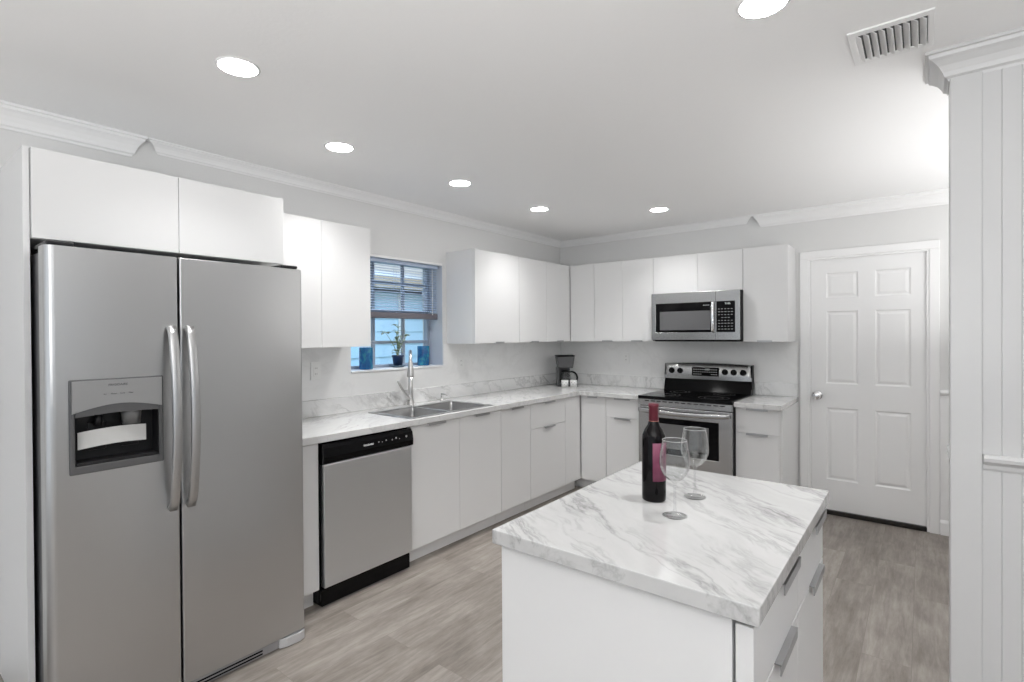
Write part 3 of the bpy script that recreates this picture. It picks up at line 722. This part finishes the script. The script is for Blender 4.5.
# ------------------------------------------------------------------ island
IX0, IX1, IY0, IY1 = 2.190, 2.856, -3.722, -2.786
il = thing('kitchen_island', 'white kitchen island base with drawers and doors on its right side', 'island', (2.5, -3.25, 0))
bx0, bx1, by0, by1 = 2.205, 2.800, -3.700, -2.808
obj('island_body', bx(bx0, bx1, by0, by1, .1, ZB-.001, bev=.001), cab_m, il)
obj('toe_kick', bx(bx0+.002, bx1-.05, by0+.002, by1-.002, .0005, .1), cab_m, il)
def ifront(y0, y1, z0, z1, kind, hy=None, x=bx1+.006, hl=.19):
    p = obj(kind, bx(x, x+.034, y0+.0015, y1-.0015, z0+.0015, z1-.0015, bev=.0015), cab_m, il)
    if hy is not None:
        bm = nb(); xf = x+.034
        box(bm, xf-.003, xf+.014, hy-hl/2, hy+hl/2, z1-.0012, z1+.0012); box(bm, xf+.010, xf+.0135, hy-hl/2, hy+hl/2, z1-.024, z1+.001)
        obj('handle', bm, pull_m, p)
ifront(by0, -3.243, .700, .862, 'drawer', -3.375)
ifront(by0, -3.243, .105, .700, 'door', -3.42)
ifront(-3.243, by1, .700, .862, 'drawer', -2.92)
ifront(-3.243, by1, .105, .700, 'door', -2.97)
single('island_countertop', bx(IX0, IX1, IY0, IY1, ZB, ZC, bev=.0025), marble_i, 'white marble top with grey veins lying on the kitchen island', 'countertop', (2.52, -3.25, ZB))

# ------------------------------------------------------------------ wine bottle and glasses
bp_ = (2.434, -3.222, ZC+.0003)
wb = thing('wine_bottle', 'dark glass wine bottle with burgundy foil and pink-purple label', 'bottle', bp_)
prof = [(0, .004), (.020, .001), (.033, 0), (.0365, .004), (.0368, .02), (.0368, .19), (.0355, .205), (.028, .222), (.019, .236), (.0148, .25), (.0142, .262), (.0138, .293), (.0155, .295), (.0155, .301), (.012, .302), (0, .302)]
obj('bottle_glass', lathe(nb(), bp_, prof, 48), mat('dark_wine_glass', (.003, .002, .0025), .06, 0, **{'Specular IOR Level': .2}), wb)
obj('foil_capsule', lathe(nb(), bp_, [(.0146, .246), (.0153, .246), (.0149, .262), (.0147, .291), (.0163, .293), (.0163, .302), (.013, .3035), (0, .3035)], 32), mat('burgundy_foil', (.11, .008, .02), .35, .1), wb)
obj('foil_band', lathe(nb(), bp_, [(.0155, .2475), (.0155, .2495)], 32), mat('gold_band', (.6, .25, .2), .3, .6), wb)
a0 = math.radians(-72)
obj('bottle_label', lathe(nb(), bp_, [(.0370, .066), (.0372, .066), (.0372, .184), (.0370, .184)], 24, a0, a0+math.radians(118)), mat('plum_pink_label', (.18, .035, .08), .5), wb)
rim_m = mat('rim_highlight_white', (.85, .86, .86), .05, 0, **{'Transmission Weight': .5})  # pale ring added to paint the highlight along the rim
def wine_glass(x, y, label):
    c = (x, y, ZC+.0003)
    t = thing('wine_glass', label, 'wine glass', c, None)
    # solid foot and stem running into a thin-walled bowl: one closed surface
    out = [(0, 0), (.0335, 0), (.0345, .0004), (.0347, .0010), (.0340, .0015), (.030, .0022), (.010, .0055), (.0048, .012), (.0036, .025), (.0034, .075), (.0042, .092), (.0085, .099), (.020, .105), (.033, .119), (.0405, .137), (.0425, .153), (.0405, .178), (.0362, .205), (.0343, .2160), (.0342, .2168), (.0340, .2171)]
    inn = [(.0337, .2171), (.0335, .2168), (.0335, .2160), (.0354, .205), (.0396, .178), (.0415, .153), (.0395, .137), (.032, .1197), (.019, .1065), (.006, .1025), (0, .1022)]
    obj('glass_body', lathe(nb(), c, out+inn, 56), clear_m, t)
    obj('rim_highlight', lathe(nb(), c, [(.0345, .2168), (.0349, .2176), (.0345, .2184), (.0333, .2184), (.0329, .2176), (.0333, .2168), (.0345, .2168)], 56), rim_m, t)
    return t
wine_glass(2.541, -3.326, 'empty stemmed wine glass in front, closer to the island drawers side')
wine_glass(2.527, -3.118, 'empty stemmed wine glass standing farther back on the island')
bpy.data.objects['wine_glass']['label'] = 'empty wine glass standing nearer the front edge of the island'
bpy.data.objects['wine_glass.001']['label'] = 'empty wine glass standing behind the other one, toward the stove'

# ------------------------------------------------------------------ coffee maker, cups
cx, cy = .235, -.285
cm = thing('coffee_maker', 'dark grey drip coffee maker in the countertop corner', 'coffee maker', (cx, cy, ZC))
ang = math.radians(40)
RM = Matrix.Translation((cx, cy, ZC+.0005)) @ Matrix.Rotation(ang, 4, 'Z') @ Matrix.Diagonal((.9, .9, .95, 1))
def lp(bm): bmesh.ops.transform(bm, matrix=RM, verts=bm.verts); return bm
grey_m = mat('charcoal_plastic', (.07, .07, .073), .35)
b = nb(); box(b, -.095, .085, -.10, .09, 0, .022, bev=.006); obj('base', lp(b), grey_m, cm)
b = nb(); box(b, -.095, .06, .03, .09, .022, .20, bev=.008); box(b, -.098, -.075, -.09, .05, .022, .20, bev=.005); obj('column', lp(b), grey_m, cm)
b = prism(nb(), [(-.082, .195), (.078, .195), (.098, .315), (-.105, .315)], 'y', -.095, .09); obj('water_tank', lp(b), grey_m, cm, bev=.008)
b = nb(); box(b, -.107, .100, -.098, .092, .315, .327, bev=.004); obj('lid', lp(b), blackm_m, cm)
b = lathe(nb(), (0, -.03, .023), [(0, 0), (.05, 0), (.063, .02), (.066, .05), (.058, .09), (.044, .115), (.046, .125), (.044, .125), (.042, .114), (.056, .09), (.064, .05), (.061, .02), (.049, .003), (0, .003)], 32); cf = obj('carafe', lp(b), clear_m, cm)
b = lathe(nb(), (0, -.03, .027), [(0, 0), (.047, 0), (.059, .018), (.062, .045), (0, .045)], 28); obj('coffee', lp(b), mat('coffee_brown', (.02, .012, .008), .1), cf)
b = lathe(nb(), (0, -.03, .149), [(0, 0), (.047, 0), (.047, .012), (.02, .02), (0, .02)], 28)
hpth = bez((.048, -.045, .150), (.10, -.065, .165), (.150, -.09, .11), (.112, -.075, .04), 12)
sweep_rect(b, hpth, .020, .016, (-.5, -.86, 0)); obj('carafe_handle', lp(b), blackm_m, cf)
for px, py, lb in ((.308, -.404, 'small white cup with grey pattern, on the window side, before the coffee maker'), (.371, -.344, 'small white cup with grey pattern, on the stove side, before the coffee maker')):
    t = thing('cup', lb, 'cup', (px, py, ZC))
    b = nb(); cyl(b, (px, py, ZC+.0005), .033, 0, .068, 28, r2=.036)
    b.faces.ensure_lookup_table(); tp = [f for f in b.faces if f.normal.z > .9]
    bmesh.ops.inset_individual(b, faces=tp, thickness=.004)
    for f in tp:
        for v in f.verts: v.co.z -= .055
    obj('cup_body', b, plate_m, t)
    b = nb()
    for k in range(7):
        a = math.radians(-130+k*28)
        lathe(b, (px, py, ZC+.026+.018*(k % 2)), [(.0352, 0), (.0356, .003), (.0352, .006)], 4, a, a+.25)
    obj('printed_pattern', b, mat('cup_pattern_grey', (.25, .25, .25), .5), t)

# ------------------------------------------------------------------ window dressing
bl = thing('window_blind', 'pale horizontal slat blind, half raised in the window', 'blind', (-.06, -2.216, 1.57))
bmt = mat('blind_slat_daylight_blue', (.50, .58, .72), .45)  # bluish cast of the outdoor light put into the slat colour
ly0, ly1 = WY0+.012, WY1-.012
obj('head_rail', bx(-.085, -.035, ly0, ly1, WZ1-.045, WZ1-.02, bev=.003), bmt, bl)
sl = mat('blind_bottom_rail', (.15, .14, .16), .45)  # the rail's shade is put into its dark base colour
obj('bottom_rail', bx(-.076, -.044, ly0, ly1, 1.566, 1.612, bev=.005), sl, bl)
for k in range(18):
    z = 1.630+k*.0195; t_ = math.radians(20)
    dx, dz = .0135*math.cos(t_), .0125*math.sin(t_)
    pts = [(-.06-dx, z+dz), (-.06, z+.0022), (-.06+dx, z-dz), (-.06+dx, z-dz-.0008), (-.06, z+.0010), (-.06-dx, z+dz-.0008)]
    obj('slat', prism(nb(), pts, 'y', ly0+.004, ly1-.004), bmt, bl)
for yy in (-2.50, -2.216, -1.93):
    b = nb()
    for xx in (-.0755, -.0445): box(b, xx-.0007, xx+.0007, yy-.001, yy+.001, 1.61, WZ1-.045)
    obj('ladder_cord', b, bmt, bl)
obj('tilt_wand', tube(nb(), [(-.03, -1.86, 1.97), (-.028, -1.86, 1.60)], .003, 8), plate_m, bl)

SZ = WZ0+.0145
teal = mat('teal_glaze', (.02, .25, .38), .25)
r_ = ramp(teal, noise(teal, coords(teal, (1, 1, .6)), 22, 5, .6, 1.2), [(.3, (.005, .05, .20)), (.5, (.01, .13, .32)), (.7, (.03, .30, .34))]); L(teal, r_, B(teal).inputs['Base Color'])
for yy, lb in ((-2.455, 'mottled blue and teal cylinder vase on the sill left of the plant'), (-1.898, 'mottled blue and teal cylinder vase on the sill right of the plant')):
    b = lathe(nb(), (-.100, yy, SZ), [(0, 0), (.046, 0), (.049, .003), (.049, .155), (.047, .158), (.043, .158), (.043, .02), (0, .02)], 36)
    single('vase', b, teal, lb, 'vase', (-.100, yy, SZ), 'pair of teal vases on the window sill')
px, py = -.095, -2.165
pp = thing('potted_plant', 'leggy green plant in a navy pot on the window sill', 'plant', (px, py, SZ))
obj('saucer', lathe(nb(), (px, py, SZ), [(0, .0), (.04, 0), (.068, .012), (.068, .015), (.04, .004), (0, .004)], 32), mat('smoky_saucer', (.15, .22, .28), .2), pp)
pot = obj('pot', lathe(nb(), (px, py, SZ+.0045), [(0, 0), (.032, 0), (.043, .075), (.047, .077), (.047, .088), (.042, .088), (.040, .075), (0, .072)], 32), mat('navy_pot', (.012, .03, .09), .3), pp)
stems = nb(); lf = []
def leaf(bm, p, d, ln, wd):
    p = Vector(p); d = Vector(d).normalized(); s = d.cross(Vector((0, 0, 1))).normalized() if abs(d.z) < .95 else Vector((1, 0, 0)); u = s.cross(d)
    row = []
    for t, w, c in ((0, .08, 0), (.25, .75, .05), (.55, 1, .06), (.8, .65, 0), (1, .04, -.1)):
        q = p+d*ln*t+u*ln*c; row.append((bm.verts.new(q-s*wd*w/2+u*wd*.12*w), bm.verts.new(q), bm.verts.new(q+s*wd*w/2+u*wd*.12*w)))
    for a, b_ in zip(row, row[1:]):
        for k in (0, 1): bm.faces.new((a[k], a[k+1], b_[k+1], b_[k])).smooth = True
base = Vector((px, py, SZ+.08)); random.seed(3)
tips = [((.005, .0, .265), 14), ((.01, -.025, .20), 10), ((.0, .03, .17), 9), ((.012, -.125, .185), 0), ((0, .09, .165), 0), ((.01, .005, .12), 9)]
for (tp, nl) in tips:
    e = base+Vector(tp); p = bez(base+Vector((random.uniform(-.01, .01), random.uniform(-.01, .01), -.005)), base+Vector((0, tp[1]*.1, tp[2]*.4)), base+Vector((tp[0], tp[1]*.7, tp[2]*.75)), e, 10)
    tube(stems, p, [.0028-.0014*k/10 for k in range(11)], 6)
    for k in range(nl):
        q = p[2+int(8*k/max(nl, 1))]; a = random.uniform(0, 2*PI)
        lf.append((q, (math.cos(a), math.sin(a), random.uniform(-.1, .7)), random.uniform(.038, .058), random.uniform(.024, .036)))
    if nl == 0:
        for k in range(5):
            a = random.uniform(0, 2*PI); lf.append((e, (math.cos(a), math.sin(a), random.uniform(-.3, .6)), .045, .034))
obj('stem', stems, mat('plant_stem', (.22, .26, .10), .6), pp)
gm = mat('leaf_green', (.20, .30, .13), .45); r_ = ramp(gm, noise(gm, coords(gm), 60, 2), [(.35, (.09, .16, .07)), (.6, (.55, .62, .48))]); L(gm, r_, B(gm).inputs['Base Color'])
for a in lf:
    b = nb(); leaf(b, *a); o = obj('leaf', b, gm, pp); so = o.modifiers.new('s', 'SOLIDIFY'); so.thickness = .0008

# ------------------------------------------------------------------ outside the window
sid = mat('pale_blue_siding', (.55, .74, .86), .6)
pts = [(-3.6, -.3)]
for k in range(12):
    z = -.3+k*.2; pts += [(-3.572, z+.001), (-3.592, z+.199)]
pts += [(-3.6, 2.12)]
nh = thing('neighbour_house', 'pale blue house with lap siding outside the window', 'house', (-4.6, 0, -.3))
obj('siding_wall', prism(nb(), pts, 'y', -2.6, 9), sid, nh)
obj('house_wall_end', bx(-8, -3.601, -2.6, 9, -.3, 2.12), sid, nh)
obj('roof', prism(nb(), [(-3.25, 2.30), (-3.25, 2.36), (-6, 2.9), (-8.6, 2.36), (-8.6, 2.30)], 'y', -3.0, 9.4), mat('pale_roof', (.80, .80, .78), .7), nh)
obj('corner_board', bx(-3.600, -3.56, .70, .83, -.3, 2.11, bev=.005), plate_m, nh)
obj('fascia_board', bx(-3.30, -3.24, -2.9, 9.2, 2.16, 2.34, bev=.005), mat('tan_fascia', (.55, .42, .30), .6), nh)
struct('ground_outside', bx(-12, -.25, -10, 12, -.4, -.31), mat('lawn_green', (.12, .2, .07), .9))

# repeats of one kind share a group
GROUPS = {'recessed_light': 'recessed lights in the kitchen ceiling', 'wall_outlet': 'outlet plates above the countertop', 'wall_cabinet': 'white wall cabinets',
          'base_cabinet': 'white base cabinets', 'wine_glass': 'pair of wine glasses on the island', 'cup': 'pair of small cups by the coffee maker',
          'backsplash': 'marble upstands behind the countertops', 'backsplash_sheet': 'pale wall sheets under the cabinets', 'countertop': 'marble countertops along the walls'}
for o in C.objects:
    k = o.name.split('.')[0]
    if o.parent is None and k in GROUPS and 'category' in o: o['group'] = GROUPS[k]
